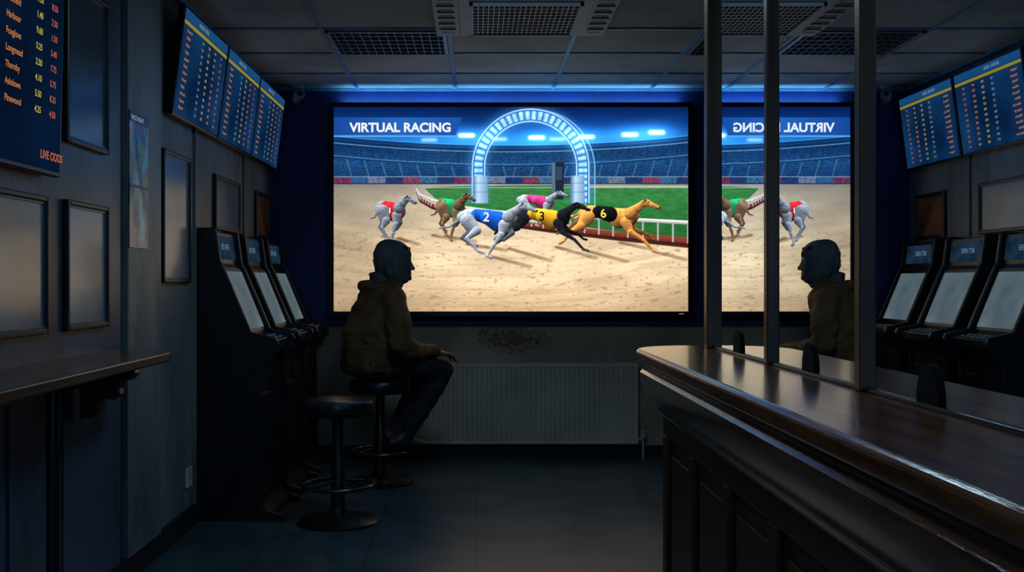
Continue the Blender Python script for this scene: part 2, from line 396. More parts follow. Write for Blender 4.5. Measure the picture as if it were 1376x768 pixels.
# --- dogs
def shadow(x0,y0,x1,y1,w0=3,w1=5,k=.62):
    ex,ey=x1-x0,y1-y0; L2=ex*ex+ey*ey
    t=np.clip(((U-x0)*ex+(V-y0)*ey)/L2,0,1); d=np.hypot((U-x0-t*ex),(V-y0-t*ey)*2.0)
    paint(np.clip(1-(d-(w0+(w1-w0)*t)*.6)/ (3.5),0,1)*k*(1-.45*t),(84,58,38))
for a in ((206,199,262,214),(236,190,290,206),(336,192,392,207),(300,188,350,202),(430,194,470,204),(385,182,430,192),(66,174,96,180),(88,176,112,184),(134,172,160,178),(150,173,188,180),(180,184,230,192)):
    shadow(*a)
def chain(pts,c,sh=.6):
    for (a,b) in zip(pts,pts[1:]): seg(a[0],a[1],a[2],b[0],b[1],b[2],c,sh,tex=True)
def tint(c,k): return tuple(min(255,x*k) for x in c)
def dog(s,x,y,coat,vest,legs,tail,neckhead,torso,vrange,belly=None):
    f=lambda P:[(x+p[0]*s,y+p[1]*s,p[2]*s) for p in P]
    for L in legs[:2]: chain(f(L),tint(coat,.55))
    if tail: chain(f(tail),tint(coat,.9))
    T=f(torso); chain(T,coat,.8)
    for kx in (-30,-26,-22): seg(x+kx*s,y-5*s,.35*s,x+(kx+2)*s,y+6*s,.3*s,tint(coat,.72),0,blend=.5)
    i0,i1=vrange; V_=[(a,b,r*1.05) for a,b,r in T[i0:i1+1]]
    for (a,b) in zip(V_,V_[1:]): seg(*a,*b,vest,.75)
    a=V_[0]; seg(a[0]-a[2]*.15,a[1]-a[2]*.8,.5*s,a[0]-a[2]*.1,a[1]+a[2]*.8,.5*s,tint(vest,.55),0,blend=.8)
    a=V_[-1]; seg(a[0]+a[2]*.55,a[1]-a[2]*.7,.5*s,a[0]+a[2]*.6,a[1]+a[2]*.7,.5*s,tint(vest,.55),0,blend=.8)
    chain(f(legs[2]),coat,.75); chain(f(legs[3]),coat,.7)
    nh=f(neckhead); chain(nh,coat,.65)
    hx,hy,hr=nh[-3]; nx,ny,nr=nh[-1]
    seg(hx-1.5*s,hy-hr*.7,1.5*s,hx-6.0*s,hy+.2*s,.6*s,tint(coat,.5),.2)
    seg(hx+2.2*s,hy-.8*s,.8*s,hx+2.5*s,hy-.8*s,.7*s,(15,12,12),0)
    seg(nx,ny-.3*s,1.1*s,nx+.6*s,ny-.2*s,.9*s,(20,18,20),0)
    seg(nx-5*s,ny+1.3*s,.45*s,nx,ny+1.5*s,.4*s,(34,22,22),0)
def gallop(kind):
    torso=[(-56,-3,7.5),(-48,-5,9),(-38,-6,7.2),(-24,-3,9.2),(-12,2,12.6),(0,1,11),(5,-2,8)]
    nh=[(2,-4,8),(11,-11,5.2),(18,-16,4.4),(22,-17,4.4),(29,-14.5,3.0),(38,-11,1.6)]
    if kind==0:
        hf=[(-54,0,7),(-66,8,4.0),(-75,15,2.0),(-85,17,1.6),(-89,21,1.5)]
        hn=[(-52,1,9.5),(-60,12,5.6),(-73,19,2.4),(-81,30,1.7),(-86,33,1.9)]
        ff=[(-2,6,6),(9,17,3.2),(23,22,1.8),(30,28,1.4),(34,29,1.6)]
        fn=[(-4,7,7),(2,19,3.6),(18,29,2.1),(30,42,1.6),(36,44,1.9)]
        tail=[(-62,-4,1.8),(-76,3,1.2),(-90,2,.7)]
    else:
        hf=[(-52,2,7),(-45,15,4.4),(-57,23,2.2),(-43,33,1.7),(-38,34,1.8)]
        hn=[(-50,1,9.5),(-38,14,5.6),(-51,24,2.5),(-36,40,1.8),(-30,42,2.0)]
        ff=[(-2,6,6),(7,17,3.2),(-4,26,1.9),(-12,22,1.6),(-15,25,1.7)]
        fn=[(-4,7,7),(-7,19,3.8),(-16,32,2.1),(-25,46,1.7),(-20,48,2.0)]
        tail=[(-60,0,1.8),(-73,9,1.3),(-86,11,.8)]
    return torso,nh,[hf,ff,hn,fn],tail
t,nh,lg,tl=gallop(1); dog(.68,288,127,(150,158,170),(205,60,130),lg,None,nh,t,(2,4))
def squash(P,k): return [(a*k,b,r) for a,b,r in P]
def dogsq(k,s,x,y,coat,vest,kind):
    t,nh,lg,tl=gallop(kind); dog(s,x,y,coat,vest,[squash(l,k) for l in lg],squash(tl,.45),squash(nh,max(k,.66)),squash(t,k),(2,4))
dogsq(.44,.96,86,139,(120,128,142),(200,38,42),1)
dogsq(.44,.92,166,135,(112,86,66),(34,156,96),1)
t,nh,lg,tl=gallop(0); dog(1.08,396,147,(208,140,72),(20,20,22),lg,tl,nh,t,(2,3))
t,nh,lg,tl=gallop(0); dog(1.0,305,149,(30,30,38),(226,170,38),lg,tl,nh,t,(2,4))
t,nh,lg,tl=gallop(1); dog(1.06,232,151,(150,158,172),(28,92,205),lg,tl,nh,t,(2,4))
for (x,y) in ((206,200),(182,194),(262,188),(336,193),(432,194),(74,180),(148,177)):
    for j in range(5):
        ox,oy=rng.uniform(-12,8),rng.uniform(-5,2)
        paint(np.exp(-(((U-x-ox)/5)**2+((V-y-oy)/2.5)**2))*.22,(232,212,182))
# title banner
paint(polymask([(0,14),(172,14),(163,39),(0,39)]),ramp(U,[(0,(20,66,140)),(90,(34,92,172)),(172,(24,74,150))]))
paint(polymask([(0,38),(163.5,38),(162.8,40),(0,40)]),(90,160,220))
img=np.clip(img,0,1)
linimg=np.where(img<=.04045,img/12.92,((img+.055)/1.055)**2.4)

SX0,SX1,SZ0,SZ1=-.923,1.372,.957,2.28; SY=YB-.105
g=grp('video_wall_screen',((SX0+SX1)/2,SY,(SZ0+SZ1)/2))
sw,sh=SX1-SX0,SZ1-SZ0
M_bez=mat('bezel_black',(8,9,11),.3)
box('housing',(-sw/2-.03,.004,-sh/2-.03),(sw/2+.03,.069,sh/2+.03),M_bez,g,.004)
boxes('bezel',[((-sw/2-.03,-.012,-sh/2-.03),(-sw/2,.01,sh/2+.03)),((sw/2,-.012,-sh/2-.03),(sw/2+.03,.01,sh/2+.03)),
    ((-sw/2,-.012,sh/2),(sw/2,.01,sh/2+.03)),((-sw/2,-.012,-sh/2-.03),(sw/2,.01,-sh/2))],M_bez,g,.002)
box('power_led',(sw/2-.06,-.0135,-sh/2-.018),(sw/2-.03,-.0115,-sh/2-.014),emis('led_white',(180,200,220),.5),g)
xs=np.linspace(-sw/2,sw/2,W); zs=np.linspace(sh/2,-sh/2,H)
XX,ZZ=np.meshgrid(xs,zs); co=np.stack([XX,np.zeros_like(XX),ZZ],-1).reshape(-1,3).astype(np.float32)
idx=np.arange(W*H).reshape(H,W)
quads=np.stack([idx[1:,:-1],idx[1:,1:],idx[:-1,1:],idx[:-1,:-1]],-1).reshape(-1,4).astype(np.int32)
me=D.meshes.new('display'); nq=len(quads)
me.vertices.add(W*H); me.vertices.foreach_set('co',co.ravel())
me.loops.add(nq*4); me.loops.foreach_set('vertex_index',quads.ravel())
me.polygons.add(nq); me.polygons.foreach_set('loop_start',np.arange(0,nq*4,4,dtype=np.int32))
try: me.polygons.foreach_set('loop_total',np.full(nq,4,dtype=np.int32))
except Exception: pass
me.update(calc_edges=True)
ca=me.color_attributes.new('picture','FLOAT_COLOR','POINT')
rgba=np.ones((H*W,4),np.float32); rgba[:,:3]=linimg.reshape(-1,3); ca.data.foreach_set('color',rgba.ravel())
mm=D.materials.new('broadcast_picture'); mm.use_nodes=True; nt=mm.node_tree; nt.nodes.remove(nt.nodes['Principled BSDF'])
at=nt.nodes.new('ShaderNodeAttribute'); at.attribute_name='picture'
e=nt.nodes.new('ShaderNodeEmission'); e.inputs['Strength'].default_value=1.28
nt.links.new(at.outputs['Color'],e.inputs['Color']); nt.links.new(e.outputs[0],nt.nodes['Material Output'].inputs['Surface'])
try: mm.cycles.emission_sampling='FRONT'
except Exception: pass
me.materials.append(mm); put(D.objects.new('display',me),g)
k=sw/475
def sp(u,v,off=-.0015): return ((u*k-sw/2),off,(sh/2-v*k))
M_tw=nolamp(emis('caption_white',(240,246,250),1.0)); M_ty=nolamp(emis('caption_yellow',(245,220,90),1.0)); M_tk=nolamp(emis('caption_black',(12,12,14),1.0))
text('caption_title','VIRTUAL RACING',M_tw,g,sp(21.5,33),(math.radians(90),0,0),16.5*k*1.02,'LEFT',width=136*k,bold=.0026)
def num(s,u,v,m,size,rot=0): text('bib_number_'+s,s,m,g,sp(u,v,-.0025),(math.radians(90),math.radians(rot),0),size*k,'CENTER',bold=.0014)
num('6',362,148,M_ty,16,-8); num('3',279,152,M_tk,17,0); num('2',204,153,M_tw,17,5); num('1',75,142,M_tw,10,0)

# ------------------------------------------------------------------ odds monitors
M_scr=emis('odds_screen_blue',(20,62,104),.8,(10,36,70),3)
M_scrP=emis('odds_screen_navy',(12,36,68),.6,(8,26,52),3)
M_or=nolamp(emis('odds_orange',(226,144,80),.68)); M_yl=nolamp(emis('odds_yellow',(226,198,90),.68)); M_wh=nolamp(emis('odds_white',(175,195,215),.5)); M_hd=nolamp(emis('odds_header',(26,80,130),.8)); M_rd=nolamp(emis('odds_red',(220,118,86),.62))
mm_y=nolamp(emis('odds_yellow_band',(180,162,50),.6))
RW=(math.radians(90),0,math.radians(90))
words=['Ballymore','Red Larch','Kestrel','Silverwood','Oakfield','Harbour','Foxglove','Longmead','Thornby','Ashdown','Pinewood','Marlow','Redcar Lad','Copper Jo']
def monitor(name,y0,z0,w,h,tilt,rows,seed,portrait=False,x=XL+.014):
    r=random.Random(seed)
    g=grp(name,(x,y0,z0),0,tilt)
    box('casing',(-.0,0,0),(.030,w,h),M_bez,g,.004)
    box('wall_bracket',(-.012,w*.35,h*.3),(.0,w*.65,h*.6),M_black2,g)
    fr=.014
    mesh('display',[(.0312,fr,fr),(.0312,w-fr,fr),(.0312,w-fr,h-fr),(.0312,fr,h-fr)],[(0,1,2,3)],M_scrP if portrait else M_scr,g)
    X=.0325; Z=.0335
    mesh('header_band',[(X,fr,h*.88),(X,w-fr,h*.88),(X,w-fr,h-fr),(X,fr,h-fr)],[(0,1,2,3)],M_hd,g)
    text('header_text','RACING  ODDS' if not portrait else 'NEXT RACES',M_wh,g,(Z,w*.30,h*.905),RW,h*.05,'LEFT',bold=.0004)
    mesh('yellow_band',[(X,fr,h*.835),(X,w-fr,h*.835),(X,w-fr,h*.868),(X,fr,h*.868)],[(0,1,2,3)],mm_y,g)
    st=(h*.76)/rows; sz=st*.58
    c1='\n'.join(words[(seed*3+i)%14] for i in range(rows))
    fm=lambda:'%d.%02d'%(r.randint(1,9),r.choice([10,20,25,40,50,60,75,80]))
    sl=st/sz
    top=h*.82-st*.7
    cols_=((.08,c1,M_or),(.40,None,M_wh),(.54,None,M_yl),(.68,None,M_or),(.83,None,M_rd)) if not portrait else ((.50,c1,M_or),(.74,None,M_yl),(.87,None,M_rd))
    if portrait: top=h*.80
    for (fy,body,m_) in cols_:
        n_=rows-2 if portrait else rows
        if body is None: body='\n'.join(fm() for _ in range(n_))
        else: body='\n'.join(body.split('\n')[:n_])
        text('odds_column',body,m_,g,(Z,w*fy,top),RW,sz,'LEFT',bold=.0003,space=sl)
    if portrait: text('footer_text','LIVE ODDS',M_rd,g,(Z,w*.80,h*.05),RW,h*.038,'LEFT',bold=.0006)
    return g
monitor('odds_monitor',4.61,1.87,.80,.475,math.radians(7),12,1)
monitor('odds_monitor',5.43,1.87,.78,.475,math.radians(7),12,2)
monitor('odds_monitor',6.23,1.87,.78,.475,math.radians(7),12,3)
monitor('odds_monitor',2.50,1.47,.83,.90,math.radians(1.5),15,4,portrait=True,x=XL+.030)

# ------------------------------------------------------------------ framed boards on the left wall
M_board=mat('frosted_notice_glass',(142,162,178),0.22,rgb2=(90,110,128),scale=1.6,stretch=(1,1,.6),coat=.3)
M_boardD=mat('dark_notice_glass',(60,84,106),0.2,rgb2=(40,60,80),scale=2)
M_boardO=mat('rust_notice',(150,90,50),0.4,rgb2=(60,50,44),scale=5)
M_alu=mat('frame_moulding',(80,96,110),0.3,metal=.4)
def board(y0,y1,z0,z1,m,base=XL+.016,fr=.018):
    g=grp('framed_notice_board',(base,(y0+y1)/2,(z0+z1)/2)); a=(y1-y0)/2; b=(z1-z0)/2
    box('sheet',(.002,-a+.01,-b+.01),(.008,a-.01,b-.01),m,g)
    boxes('frame',[((0,-a,-b),(.02,-a+fr,b)),((0,a-fr,-b),(.02,a,b)),((0,-a+fr,-b),(.02,a-fr,-b+fr)),((0,-a+fr,b-fr),(.02,a-fr,b))],M_frame,g,.004)
    f2=fr+.006
    boxes('inner_lip',[((.008,-a+fr,-b+fr),(.013,-a+f2,b-fr)),((.008,a-f2,-b+fr),(.013,a-fr,b-fr)),((.008,-a+f2,-b+fr),(.013,a-f2,-b+f2)),((.008,-a+f2,b-f2),(.013,a-f2,b-fr))],M_alu,g)
board(2.80,3.31,.99,1.41,M_board); board(3.46,3.855,.99,1.415,M_board); board(3.46,3.855,1.60,2.14,M_boardD)
board(4.58,5.02,1.145,1.72,M_board,XL); board(5.5,6.08,1.416,1.70,M_board,XL); board(6.52,6.96,1.416,1.70,M_boardO,XL)
g=grp('racing_poster',(XL+.031,4.19,1.54))
M_pos=mat('poster_print',(150,220,250),.25,rgb2=(14,44,90),scale=9,stretch=(1,1.5,.8),detail=7,lo=.38,hi=.62)
nt=M_pos.node_tree; cr=[n for n in nt.nodes if n.type=='VALTORGB'][0]
for p,c_ in ((.44,(40,110,190)),(.48,(60,170,110)),(.52,(180,190,80)),(.56,(200,110,180))):
    el=cr.color_ramp.elements.new(p); el.color=(*lin(c_),1)
box('print',(0,-.115,-.26),(.003,.115,.26),M_pos,g)
boxes('bands',[((.003,-.115,z),(.0045,.115,z+h_)) for z,h_ in ((-.03,.012),(.22,.04))],mat('poster_band',(24,48,84),.3),g)
text('poster_text','RACE NIGHT',M_wh,g,(.0052,-.10,.228),RW,.026,'LEFT',bold=.0003)

# ------------------------------------------------------------------ wall shelf
g=grp('wall_shelf',(XL+.016,0,0))
prism_xy('shelf_top',[(0,1.2),(.235,1.2),(.248,2.0),(.248,3.80),(.238,3.85),(.21,3.885),(0,3.885)],.868,.903,M_shelf,g,.007)
boxes('rear_rail',[((0,1.2,.80),(.02,3.85,.868))],M_shelf,g,.003)
for y_ in (3.55,2.2):
    prof=[(0.02,.868),(.20,.868),(.205,.845),(.19,.825),(.165,.825),(.15,.80),(.155,.775),(.135,.76),(.10,.765),(.085,.745),(.085,.72),(.06,.70),(.035,.705),(.02,.69)]
    prism_xz('bracket',prof,y_,y_+.05,M_shelf,g,.005)
tube('support_leg',[(.17,2.95,0),(.17,2.95,.868)],.018,M_steel,g)
lathe('leg_foot',[(0,0),(.045,0),(.045,.008),(.02,.02),(0,.02)],M_steel,g,(.17,2.95,0),24)

# ------------------------------------------------------------------ betting kiosks
M_kscr=emis('kiosk_screen',(128,144,150),.6,(92,108,118),3)
M_khd=emis('kiosk_header',(44,72,96),.5,(26,44,62),8)
M_klb=nolamp(emis('kiosk_label',(130,165,190),.5))
M_btn=mat('kiosk_buttons',(150,160,170),.4)
def kiosk(y0,i):
    g=grp('betting_terminal',(XL+.002,y0,0)); w=.50
    prof=[(0,0),(.37,0),(.37,.05),(.29,.07),(.29,.75),(.36,.82),(.36,.862),(.235,.89),(.10,1.22),(.085,1.24),(.07,1.395),(0,1.395)]
    ck=[(0,0),(.415,0),(.415,.03),(.33,.055),(.315,.075),(.31,.74),(.385,.81),(.392,.85),(.38,.878),(.262,.905),(.128,1.22),(.112,1.25),(.092,1.40),(.08,1.41),(0,1.41)]
    prism_xz('cabinet',prof,.028,w-.028,M_black2,g,.004)
    prism_xz('side_cheek_1',ck,0,.028,M_black2,g,.006); prism_xz('side_cheek_2',ck,w-.028,w,M_black2,g,.006)
    def sl(t,y,n):
        a=Vector((.235,0,.89)); b=Vector((.10,0,1.22)); p=a.lerp(b,t); nn=Vector((.33,0,.135)).normalized(); p=p+nn*n; return (p.x,y,p.z)
    def slab(nm,t0,t1,ya,yb,n0,n1,m):
        v=[sl(t,y,n) for n in (n0,n1) for t in (t0,t1) for y in (ya,yb)]
        mesh(nm,v,[(0,1,3,2),(4,6,7,5),(0,4,5,1),(2,3,7,6),(0,2,6,4),(1,5,7,3)],m,g,.002)
    slab('bezel',.02,.98,.035,w-.035,.0005,.008,M_black)
    slab('touchscreen',.07,.93,.06,w-.06,.0085,.0105,M_kscr)
    mesh('header_sign',[(.0862,.05,1.262),(.0862,w-.05,1.262),(.0745,w-.05,1.375),(.0745,.05,1.375)],[(0,1,2,3)],M_khd,g)
    text('header_label','BET HERE' ,M_klb,g,(.0845,.14,1.31),RW,.038,'LEFT',bold=.0004)
    for r_ in range(2):
        for c_ in range(6):
            lathe('button',[(0,0),(.011,0),(.010,.007),(0,.008)],M_btn,g,(.335-.035*r_,.10+.055*c_,.868+.0075*r_),12)
    box('note_acceptor',(.289,.32,.60),(.305,.43,.68),M_black,g,.003)
    box('cash_tray',(.289,.08,.50),(.312,.26,.60),M_black,g,.004)
    boxes('door_seams',[((.2895,.05,.10),(.294,w-.05,.104)),((.2895,.05,.46),(.294,w-.05,.464)),((.2895,.05,.10),(.294,.054,.46)),((.2895,w-.054,.10),(.294,w-.05,.46))],M_rubber,g)
    lathe('lock',[(0,0),(.012,0),(.012,.006),(0,.006)],M_steel,g,(.289,w-.09,.30),16,(0,math.radians(90),0))
for i,y0 in enumerate((5.18,5.83,6.47)): kiosk(y0,i)

# ------------------------------------------------------------------ bar stools
def stool(x,y,seatz=.59):
    g=grp('bar_stool',(x,y,0))
    lathe('base',[(0,0),(.19,0),(.192,.012),(.18,.022),(.09,.034),(.045,.05),(.036,.08),(0,.08)],M_black,g)
    lathe('column',[(0,.05),(.034,.05),(.034,.30),(.027,.31),(.027,.50),(.05,.515),(.05,.525),(0,.525)],M_black,g)
    tube('foot_ring',[(.165*math.cos(a),.165*math.sin(a),.18) for a in [2*math.pi*i/48 for i in range(48)]],.0105,M_steel,g,True)
    for i in range(4):
        a=math.pi/4+i*math.pi/2
        tube('spoke_%d'%(i+1),[(.03*math.cos(a),.03*math.sin(a),.20),(.165*math.cos(a),.165*math.sin(a),.18)],.008,M_steel,g)
    lathe('seat',[(0,.515),(.155,.515),(.168,.522),(.174,.54),(.175,.565),(.168,.582),(.15,.59),(.10,.592),(0,.592)],M_vinyl,g)
    tube('seat_piping',[(.1745*math.cos(a),.1745*math.sin(a),.535) for a in [2*math.pi*i/48 for i in range(48)]],.005,M_rubber,g,True)
SXm,SYm=-.55,6.18
stool(-.66,5.15); stool(SXm,SYm)

# ------------------------------------------------------------------ radiator
g=grp('radiator',(.32,YB-.075,0)); rw=.73; z0,z1=.09,.62
n=46; v=[];f=[]
for i in range(n):
    xa=-rw+2*rw*i/n; p=2*rw/n
    for (dx,dy) in ((0,.014),(.16,.014),(.30,0),(.84,0),(.97,.014)): v.append((xa+dx*p,dy))
v.append((rw,.014)); nn=len(v)
vv=[(a,b,z0+.02) for a,b in v]+[(a,b,z1-.025) for a,b in v]
f=[(i,i+1,i+1+nn,i+nn) for i in range(nn-1)]
mesh('front_panel',vv,f,M_rad,g)
box('core',(-rw+.004,.015,z0+.01),(rw-.004,.06,z1-.02),M_rad,g,.004)
boxes('seams',[((-rw,.0,z0),(rw,.02,z0+.022)),((-rw,.0,z1-.03),(rw,.02,z1-.005))],M_rad,g,.006)
box('top_grille',(-rw-.004,-.002,z1-.008),(rw+.004,.066,z1),M_rad,g,.003)
boxes('side_caps',[((-rw-.005,-.002,z0),(-rw+.004,.066,z1)),((rw-.004,-.002,z0),(rw+.005,.066,z1))],M_rad,g,.003)
boxes('wall_brackets',[((-.5,.05,z0+.1),(-.46,.073,z1-.1)),((.46,.05,z0+.1),(.5,.073,z1-.1))],M_rad,g)
tube('pipe',[(rw+.04,.03,0),(rw+.04,.03,.12),(rw,.03,.12)],.009,M_rad,g)
lathe('valve',[(0,0),(.018,0),(.02,.02),(.014,.055),(0,.058)],M_acw,g,(rw+.04,.03,.125),18)
g=grp('wall_socket',(XL+.001,5.02,.24)); box('plate',(0,-.045,-.045),(.010,.045,.045),M_rad,g,.003); boxes('pin_holes',[((.0095,-.02,-.005),(.011,-.01,.005)),((.0095,.01,-.005),(.011,.02,.005)),((.0095,-.004,.012),(.011,.004,.024))],M_black,g)

# ------------------------------------------------------------------ service counter
g=grp('service_counter',(0,0,0))
def outline(ins,x0=.50,x1=1.22,y0=-.6,y1=3.56,r=.20):
    x0+=ins; y1-=ins; r=max(.03,r-ins); P=[(x1,y1)]
    cx,cy=x0+r,y1-r
    for i in range(13):
        a=math.pi/2+math.pi/2*i/12; P.append((cx+r*math.cos(a),cy+r*math.sin(a)))
    P.append((x0,y0)); P.append((x1,y0)); return P
prism_xy('counter_top',outline(0),.90,.94,M_wood,g,.012,4)
prof=[(.010,.905),(.010,.893),(.020,.885),(.020,.876),(.012,.868),(.014,.84),(.022,.81),(.036,.785),(.056,.765),(.064,.755),(.064,.745),(.085,.74)]
v=[];f=[]
nO=len(outline(0))
for ins,z in prof: v+=[(x,y,z) for x,y in outline(ins)]
for i in range(len(prof)-1):
    for j in range(nO):
        j2=(j+1)%nO; f.append((i*nO+j,i*nO+j2,(i+1)*nO+j2,(i+1)*nO+j))
o=mesh('apron_moulding',v,f,M_wood,g,smooth=True); es=o.modifiers.new('es','EDGE_SPLIT'); es.split_angle=math.radians(40)
prism_xy('carcass',outline(.09),.0,.90,M_woodD,g,.004)
fx=.590
fl=[((fx-.016,-.6,.68),(fx,3.32,.742)),((fx-.016,-.6,.0),(fx,3.32,.12))]
yy=3.30
pan=[]
while yy>0:
    fl.append(((fx-.016,yy-.035,.12),(fx,yy+.025,.68)))
    pan.append(((fx-.008,yy-.36,.17),(fx,yy-.08,.63)))
    yy-=.40
boxes('face_frame',fl,M_woodD,g,.005); boxes('raised_panels',pan,M_woodD,g,.007)
boxes('end_panels',[((.80,3.469,.12),(1.15,3.48,.70))],M_woodD,g,.004)

# glass screen
g=grp('security_glass_screen',(.75,0,0))
def glassmat():
    m=D.materials.new('security_glass'); m.use_nodes=True; nt=m.node_tree; nt.nodes.remove(nt.nodes['Principled BSDF'])
    t=nt.nodes.new('ShaderNodeBsdfTransparent'); t.inputs['Color'].default_value=(.32,.36,.40,1)
    gl_=nt.nodes.new('ShaderNodeBsdfGlossy'); gl_.inputs['Roughness'].default_value=.006; gl_.inputs['Color'].default_value=(.86,.94,1,1)
    fr=nt.nodes.new('ShaderNodeFresnel'); fr.inputs['IOR'].default_value=1.52
    mu=nt.nodes.new('ShaderNodeMath'); mu.operation='MULTIPLY'; mu.inputs[1].default_value=2.15; mu.use_clamp=True
    mx=nt.nodes.new('ShaderNodeMixShader'); nt.links.new(fr.outputs[0],mu.inputs[0]); nt.links.new(mu.outputs[0],mx.inputs[0])
    nt.links.new(t.outputs[0],mx.inputs[1]); nt.links.new(gl_.outputs[0],mx.inputs[2]); nt.links.new(mx.outputs[0],nt.nodes['Material Output'].inputs['Surface'])
    return m
M_gl=glassmat()
PY=[3.42,2.74,2.08,.9,-.3]
for i,y_ in enumerate(PY):
    w_=.024 if i==0 else .0165
    box('post_%d'%(i+1),(-w_,y_-w_,.94),(w_,y_+w_,ZC),M_post,g,.004)
for i in range(4):
    ya,yb=PY[i+1]+.016,PY[i]-.016
    mesh('pane_%d'%(i+1),[(0,ya,.944),(0,yb,.944),(0,yb,ZC),(0,ya,ZC)],[(0,1,2,3)],M_gl,g)
    boxes('sill_%d'%(i+1),[((-.008,ya,.94),(.008,yb,.948))],M_frame,g,.002)
for i,y_ in enumerate((3.08,2.42,1.78,.5)):
    P=[(y_+.045*math.cos(math.pi*j/16),.942+.072*math.sin(math.pi*j/16)**.8) for j in range(17)]
    n=len(P); v=[(-.007,a,b) for a,b in P]+[(.007,a,b) for a,b in P]
    mesh('transaction_hatch_%d'%(i+1),v,[tuple(range(n)),tuple(range(2*n-1,n-1,-1))]+[(k_,(k_+1)%n,(k_+1)%n+n,k_+n) for k_ in range(n)],M_rubber,g,.002)

# ------------------------------------------------------------------ seated man
M_jk=mat('olive_jacket',(112,84,54),.78,rgb2=(86,63,40),scale=7,bump=.15,bscale=60,spec=.25)
M_hd2=mat('grey_hoodie',(94,104,106),.9,rgb2=(74,83,86),scale=12,bump=.2,bscale=120,spec=.2)
M_tr=mat('dark_trousers',(40,44,56),.8,rgb2=(31,34,44),bump=.2,bscale=60,spec=.25)
M_sk=mat('skin',(176,126,102),.55,rgb2=(160,112,90),scale=14)
M_sh=mat('dark_trainers',(32,32,36),.5); M_eye=mat('eye_white',(190,190,185),.25); M_iris=mat('iris',(30,24,20),.2); M_hair=mat('dark_hair',(26,20,17),.6)
man=grp('seated_man',(SXm,SYm,0),math.radians(27))
# one continuous padded coat: torso leaning slightly forward, collar roll, both sleeves
J=[[((-.06,0,.655),(.165,.195,.060)),((-.065,0,.74),(.168,.20,.09)),((-.05,0,.86),(.168,.206,.1)),((-.015,0,.97),(.158,.208,.09)),((.015,0,1.055),(.130,.188,.07)),((.03,0,1.105),(.095,.125,.05)),((.04,0,1.15),(.07,.075,.035))],
   [((-.02,-.075,1.115),(.055,.05,.036)),((-.065,-.05,1.122),(.05,.06,.040)),((-.085,0,1.128),(.05,.06,.042)),((-.065,.05,1.122),(.05,.06,.040)),((-.02,.075,1.115),(.055,.05,.036))]]
for s in (-1,1):
    J.append([((.01,.172*s,1.04),.080),((.015,.222*s,.93),.075),((.02,.245*s,.81),.069),((.07,.235*s,.772),.066),((.16,.185*s,.755),.057),((.262,.135*s,.752),.044)])
    for (a,b,c,r) in ((.015,.238,.87,.071),(.03,.243,.79,.072),(.11,.213,.764,.062),(.20,.165,.755,.053)):
        J.append([((a,b*s,c),(r,r,r*.5))])
jk=blob('jacket',J,M_jk,man,.009,5,(.16,.020))
t=D.textures.new('jacket_creases','WOOD'); t.wood_type='BANDNOISE'; t.noise_scale=.11; t.turbulence=9.0
d=jk.modifiers.new('creases','DISPLACE'); d.texture=t; d.strength=.009; d.mid_level=.5
blob('cuffs',[[((.265,.133*s,.751),.040),((.285,.128*s,.750),.038)] for s in (-1,1)],M_jk,man,.007,3)
T=[]
for s in (-1,1):
    T.append([((-.07,.085*s,.682),(.10,.10,.088)),((.12,.105*s,.672),(.085,.085,.08)),((.335,.115*s,.636),(.066,.066,.066)),((.30,.112*s,.56),(.062,.06,.06)),((.21,.1*s,.42),(.06,.056,.06)),((.135,.085*s,.29),.046),((.125,.083*s,.262),.048)])
T.append([((-.07,-.08,.69),(.1,.1,.09)),((-.07,.08,.69),(.1,.1,.09))])
blob('trousers',T,M_tr,man,.010,6,(.06,.018))
S=[[((.12,.082*s,.275),.034),((.075,.082*s,.245),(.04,.034,.035))] for s in (-1,1)]
S+=[[((.04,.08*s,.238),(.04,.036,.036)),((.13,.085*s,.232),(.045,.04,.04)),((.21,.09*s,.215),(.045,.044,.028)),((.252,.092*s,.210),(.03,.036,.022))] for s in (-1,1)]
blob('shoes',S,M_sh,man,.007,4)
blob('shoe_soles',[[((.03,.08*s,.204),(.045,.038,.009)),((.13,.085*s,.199),(.04,.036,.009)),((.24,.092*s,.191),(.045,.044,.009))] for s in (-1,1)],M_rubber,man,.005,2)
for s in (-1,1):
    nm='left_hand' if s>0 else 'right_hand'; cy=.122*s
    hb=[[((.275,cy,.748),(.026,.026,.02)),((.315,cy,.741),(.03,.036,.016)),((.348,cy-.002*s,.734),(.02,.038,.014))]]
    for j,(oy,L) in enumerate(((-.030,.92),(-.010,1.05),(.010,1.0),(.029,.8))):
        y_=cy-oy*s
        hb.append([((.350,y_,.735),.0095),((.350+.038*L,y_-oy*.1*s,.728),.009),((.350+.062*L,y_-oy*.1*s,.708),.0083),((.350+.070*L,y_-oy*.1*s,.688),.0072)])
    hb.append([((.295,cy-.028*s,.742),.012),((.325,cy-.052*s,.733),.0105),((.352,cy-.060*s,.722),.009)])
    blob(nm,hb,M_sk,man,.0038,3)
hd=grp('head',(.052,0,1.148),math.radians(-17),math.radians(4),man)
q=lambda x,y,z:(x-.03,y,z-1.15)
